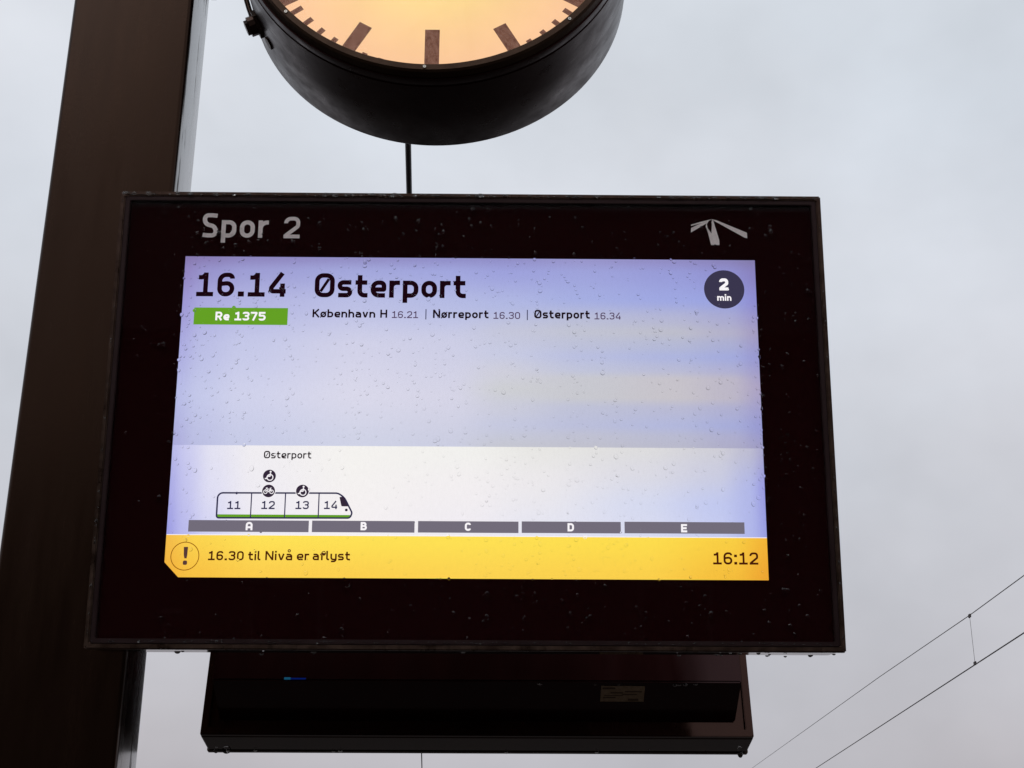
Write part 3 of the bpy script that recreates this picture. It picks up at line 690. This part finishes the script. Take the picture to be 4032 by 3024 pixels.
for s_, nm in ((1, "front"), (-1, "back")):
    y0 = yf if s_ == 1 else yb
    ring_ = lathe("bezel_ring", [(y0+s_*.088, .4335), (y0+s_*.002, .4330), (y0, .4345), (y0, .4475), (y0+s_*.004, .4525), (y0+s_*.019, .4570), (y0+s_*.019, .4400)], M_cring, clk)
    vs = [(0, 0, 0)]+[(.432*math.cos(2*math.pi*i/128), 0, .432*math.sin(2*math.pi*i/128)) for i in range(128)]
    dial = obj("dial", vs, [(0, 1+i, 1+(i+1) % 128) for i in range(128)], M_dial, clk, loc=(0, y0+s_*.090, -.006))
    gl = lathe("clock_glass", [(y0+s_*.012, .0001), (y0+s_*.012, .432), (y0+s_*.015, .432), (y0+s_*.015, .0001)], M_glass, clk, 96)
    d = -s_*.0015
    def quad(name, r0, r1, wd, thick=.001):
        h = wd/2
        vs = [(x, y*d/.0015*1.0, z) for y in (0.0006, 0.0016) for x, z in ((-h, -r1), (h, -r1), (h, -r0), (-h, -r0))]
        return obj(name, vs, [(0, 1, 2, 3), (4, 5, 6, 7), (0, 1, 5, 4), (1, 2, 6, 5), (2, 3, 7, 6), (3, 0, 4, 7)], M_hour, dial)
    q_h = quad("hour_mark", .307, .430, .0325); q_q = quad("hour_mark", .2775, .430, .0335); q_m = quad("minute_mark", .3735, .430, .0125)
    first = {id(q_h): 0, id(q_q): 0, id(q_m): 0}
    for k in range(60):
        src = q_q if k % 15 == 0 else q_h if k % 5 == 0 else q_m
        if first[id(src)] == 0: o = src; first[id(src)] = 1
        else: o = src.copy(); col.objects.link(o)
        o.rotation_euler = (0, math.radians(6*k), 0)
        if k % 5: o.location.y = d*.0
    for nm2, ang, ln_, w0, w1, yy in (("hour_hand", 126, .24, .036, .028, .012), ("minute_hand", 72, .34, .030, .020, .018)):
        yv = -s_*yy
        vs = [(-w0/2, yv, -.07), (w0/2, yv, -.07), (w1/2, yv, ln_), (-w1/2, yv, ln_), (-w0/2, yv-s_*.002, -.07), (w0/2, yv-s_*.002, -.07), (w1/2, yv-s_*.002, ln_), (-w1/2, yv-s_*.002, ln_)]
        hnd = obj(nm2, vs, [(0, 1, 2, 3), (4, 5, 6, 7), (0, 1, 5, 4), (1, 2, 6, 5), (2, 3, 7, 6), (3, 0, 4, 7)], M_dark, clk, loc=(0, y0+s_*.090, 0))
        hnd.rotation_euler = (0, math.radians(ang if s_ == 1 else -ang), 0)
    lathe("hand_hub", [(y0+s_*.088, .0001), (y0+s_*.088, .022), (y0+s_*.066, .020), (y0+s_*.066, .0001)], M_dark, clk, 32)
    for a in (1.3, 47, -44.7, 135, 180, -135):
        ar = math.radians(a); r = .4412
        vs = []; n = 16
        for yy, rr_ in ((y0-s_*.0002, .0042), (y0-s_*.0022, .0036), (y0-s_*.0022, .0016), (y0-s_*.0008, .0014)):
            vs += [(rr_*math.cos(2*math.pi*i/n), yy, rr_*math.sin(2*math.pi*i/n)) for i in range(n)]
        fs = [(k*n+i, k*n+(i+1) % n, (k+1)*n+(i+1) % n, (k+1)*n+i) for k in range(3) for i in range(n)]+[tuple(range(3*n, 4*n))]
        obj("screw", vs, fs, M_steel, ring_, loc=(-r*math.sin(ar), 0, -r*math.cos(ar)))
# cable gland low on the drum's left flank and the conduit that climbs from it
ga = math.radians(205); gr = Vector((math.cos(ga), 0, math.sin(ga)))
bm = bmesh.new()
gt = Vector((-gr.z, 0, gr.x)); gy = .045
def cyl(bm, c, d, r, l, n=10, f=1.0):
    d = d.normalized(); s = Vector((0, 1, 0)); u = d.cross(s)
    A_ = [bm.verts.new(c+r*(s*math.cos(2*math.pi*k/n)+u*math.sin(2*math.pi*k/n))) for k in range(n)]
    B_ = [bm.verts.new(c+d*l+r*f*(s*math.cos(2*math.pi*k/n)+u*math.sin(2*math.pi*k/n))) for k in range(n)]
    for k in range(n): bm.faces.new((A_[k], A_[(k+1) % n], B_[(k+1) % n], B_[k]))
    bm.faces.new(A_[::-1]); bm.faces.new(B_)
c0 = gr*.460+Vector((0, gy, 0))
cyl(bm, c0, gr, .034, .014, 6); cyl(bm, c0+gr*.0141, gr, .024, .016, 12); cyl(bm, c0+gr*.0302, gr, .018, .008, 6)
bmesh.ops.recalc_face_normals(bm, faces=bm.faces)
from_bm("cable_gland", bm, M_dark, clk)
bm = bmesh.new(); c1 = gr*.460-gt*.0+Vector((0, gy, 0)); ga2 = math.radians(212.5); g2 = Vector((math.cos(ga2), 0, math.sin(ga2)))
cyl(bm, g2*.460+Vector((0, gy, 0)), g2, .016, .010, 6); bmesh.ops.recalc_face_normals(bm, faces=bm.faces); from_bm("cable_clip", bm, M_dark, clk)
tube("conduit", [(.474*math.cos(math.radians(a)), gy, .474*math.sin(math.radians(a))) for a in range(205, 176, -3)]+[(-.51, gy, .05)], .0062, M_dark, clk, 8)
# bracket that carries the clock from the post
arm = empty("clock_bracket", (PX1, .4975, CZ)); tag(arm, "dark steel bracket arm joining the clock to the post just above the picture", "bracket")
box("clamp_plate", 0.0, .016, -.085, .085, -.090, .150, M_dark, arm, 0.002, 1)
box("arm_tube", .016, (CX-.462)-PX1, -.035, .025, -.035, .035, M_dark, arm, 0.006, 2)

# ================================================================== overhead line and cable
def sagline(p0, p1, n, sag=0.0, ext=0):
    p0 = Vector(p0); p1 = Vector(p1)
    return [tuple(p0.lerp(p1, i/n)-Vector((0, 0, 4*sag*(i/n)*(1-i/n)))) for i in range(n+1)]
def ln3(a, b, y):
    f = (y-a[1])/(b[1]-a[1]); return (a[0]+(b[0]-a[0])*f, y, a[2]+(b[2]-a[2])*f+ZB)
ct = empty("catenary_line", (7.15, 18.3, 0)); tag(ct, "pair of thin overhead railway wires joined by one dropper at the lower right", "overhead wire")
def shift(pts, o): return [tuple(Vector(p)-o.location) for p in pts]
ca_, cb_ = (6.9156, 15.6088, 2.4207), (8.72, 36.3457, 2.4207)
tube("contact_wire", shift([ln3(ca_, cb_, y) for y in (-30, 0, 15, 30, 60, 120, 200)], ct), .0090, M_wire, ct, 8)
def mess(y):
    # messenger hangs lowest near the dropper and climbs to the supports
    x = ca_[0]+(y-ca_[1])*(cb_[0]-ca_[0])/(cb_[1]-ca_[1])
    z = 3.1114+0.0150*(y-15.29)+0.00018*(y-15.29)*(y-18.2) if y > 12 else 3.1114+0.0150*(y-15.29)
    return z, x
mp_ = [(15.29, 3.1114), (18.22, 3.1571), (25.95, 3.3614), (55.27, 3.9797)]
def mz(y):
    if y < 15.29: return 3.1114+(15.29-y)*0.004
    for (a, za), (b_, zb) in zip(mp_, mp_[1:]):
        if y <= b_: return za+(zb-za)*(y-a)/(b_-a)
    return 3.9797+(y-55.27)*.012
tube("messenger_wire", shift([(mess(y)[1], y, mz(y)+ZB) for y in (-30, 0, 10, 15.29, 18.22, 25.95, 40, 55.27, 80, 120)], ct), .0064, M_wire, ct, 8)
dx_ = 7.147
tube("dropper", shift([(dx_, 18.27, 3.157+ZB), (dx_, 18.27, 2.4207+ZB)], ct), .0030, M_wire, ct, 6)
for z in (3.150, 2.440):
    bm = bmesh.new(); bx(bm, -.013, .013, -.04, .04, -.028, .028, .008, 1)
    from_bm("dropper_clamp", bm, M_wire, ct, loc=(dx_-7.15, 18.27-18.3, z+ZB))
cb = [ln3((-.4882, 4.7048, 3.2207), (-2.4193, 43.3065, 3.2207), y) for y in (-8, 0, 5, 10, 20, 45, 90, 160)]
cbl = tube("feeder_cable", cb, .0175, M_cable, None, 10)
tag(cbl, "dark cable running away behind the clock, seen between clock and display and again below", "cable")

# ================================================================== rain
def drop_mesh(bm, M4, r, h, n=10, rings=3, ex=1.0, back=False):
    """a bead: domed cap on a flat back; local -y points out of the surface"""
    base = [bm.verts.new(M4 @ Vector((r*math.cos(2*math.pi*k/n), 0, ex*r*math.sin(2*math.pi*k/n)))) for k in range(n)]
    prev = base
    for j in range(1, rings):
        a = (math.pi/2)*j/rings
        cur = [bm.verts.new(M4 @ Vector((r*math.cos(a)*math.cos(2*math.pi*k/n), -h*math.sin(a), ex*r*math.cos(a)*math.sin(2*math.pi*k/n)-0.12*r*math.sin(a)))) for k in range(n)]
        for k in range(n): bm.faces.new((prev[k], prev[(k+1) % n], cur[(k+1) % n], cur[k]))
        prev = cur
    top = bm.verts.new(M4 @ Vector((0, -h, -0.12*r)))
    for k in range(n): bm.faces.new((prev[k], prev[(k+1) % n], top))
    if back: bm.faces.new(base[::-1])
Mb = Matrix.Translation((0, 0, ZB)) @ Matrix.Rotation(T1, 4, 'X')
bm = bmesh.new()
taken = []
cols_x = [random.uniform(-.55, .6) for _ in range(46)]
def try_drop(u, v, r, ex, y=-0.00762):
    for (a, b_, q) in taken[-220:]:
        if (a-u)**2+(b_-v)**2 < (q+r)**2*1.1: return False
    taken.append((u, v, r))
    drop_mesh(bm, Mb @ Matrix.Translation((u, y, v)) @ Matrix.Rotation(random.uniform(-.5, .5), 4, 'Y'), r, r*(random.uniform(.75, 1.05) if -.515 < u < .515 and -.29 < v < .29 else random.uniform(.30, .50)), 12, 4, ex)
    return True
for i in range(2500):
    if random.random() < .36:
        u = random.choice(cols_x)+random.gauss(0, .0022); v = random.uniform(-.38, .36)
    else:
        u = random.uniform(-.60, .61); v = random.uniform(-.39, .385)
    if not (-.515 < u < .515 and -.29 < v < .29) and random.random() < .45: continue
    if (.165 < v < .195 and -.285 < u < .27 or u > .41 and -.265 < v < -.235 or -.212 < v < -.186 or -.19 < v < -.11 and -.42 < u < -.19) and random.random() < .72: continue
    inlow = v < -.06 and u < .0
    if inlow and random.random() < .55: continue
    r = min(.0040, max(.0008, random.lognormvariate(math.log(.00190), .36)))
    try_drop(u, v, r, random.uniform(.8, 1.35))
for i in range(46):                                   # a bead line along the picture's right edge
    try_drop(random.uniform(.500, .5125), random.uniform(-.2, .22), random.uniform(.0012, .0026), random.uniform(1.0, 1.5))
bmesh.ops.recalc_face_normals(bm, faces=bm.faces)
rd = from_bm("raindrops", bm, M_water, None, smooth=True); rd.data.set_sharp_from_angle(angle=math.radians(60))
tag(rd, "fine raindrops beaded all over the front glass of the display", "raindrops", kind="stuff")
# rain held along the bezel and hanging from the undersides
bm = bmesh.new()
for i in range(150):                                  # smeared beads on the top lip
    u = random.uniform(-.625, .625)
    drop_mesh(bm, Mb @ Matrix.Translation((u, -0.0122, hh-.0045+random.uniform(-.0015, .0010))), random.uniform(.0016, .0058), random.uniform(.0008, .0018), 10, 3, random.uniform(.35, .8), random.random() < .45)
for i in range(130):                                  # beads on the lower lip
    u = random.uniform(-.62, .62)
    drop_mesh(bm, Mb @ Matrix.Translation((u, -0.0104, -hh+.0130+random.uniform(-.0015, .0015))), random.uniform(.0010, .0020), random.uniform(.001, .0016), 10, 3, random.uniform(.8, 1.2), random.random() < .6)
for s_ in (-1, 1):
    for i in range(24):
        drop_mesh(bm, Mb @ Matrix.Translation((s_*(hw-.0045), -0.0122, random.uniform(-.39, .39))), random.uniform(.0010, .0024), random.uniform(.0008, .0015), 10, 3, random.uniform(1, 2))
Rd = Matrix.Rotation(math.radians(90), 4, 'X')       # -y -> -z : hanging
for i in range(18):
    u = random.choice([random.uniform(-.62, .62), random.uniform(.40, .62)])
    r = random.uniform(.0025, .0055)
    drop_mesh(bm, Mb @ Matrix.Translation((u, random.uniform(.004, .085), -hh-.0001)) @ Rd, r, r*random.uniform(.6, .95), 12, 4, 1.0)
Mt = Matrix.Translation((0.007, 1.1335, ZB-0.0773)) @ Matrix.Rotation(math.pi, 4, 'Z') @ Matrix.Rotation(T2, 4, 'X')
for i in range(9):
    u = random.uniform(-.61, .61); r = random.uniform(.003, .006)
    drop_mesh(bm, Mt @ Matrix.Translation((u, random.choice([.001, .003, .006]), -hh-.0001)) @ Rd, r, r*random.uniform(.6, 1.0), 12, 4, 1.0)
drop_mesh(bm, Mt @ Matrix.Translation((-.612, .004, -hh-.0001)) @ Rd, .007, .012, 12, 4, 1.0)
drop_mesh(bm, Mt @ Matrix.Translation((.585, .004, -hh-.0001)) @ Rd, .010, .007, 12, 4, 1.0)
for i in range(9):                                   # along the housing's lower front edge
    u = random.uniform(-.55, -.10); r = random.uniform(.003, .006)
    drop_mesh(bm, Mt @ Matrix.Translation((u, BT+.124-random.uniform(0, .006), -.3205)) @ Rd, r, r*random.uniform(.5, .9), 12, 4, .7)
bmesh.ops.recalc_face_normals(bm, faces=bm.faces)
rh = from_bm("hanging_raindrops", bm, M_water, None, smooth=True); rh.data.set_sharp_from_angle(angle=math.radians(60))
tag(rh, "larger water drops along the rims and hanging under the edges of the displays", "raindrops", kind="stuff")
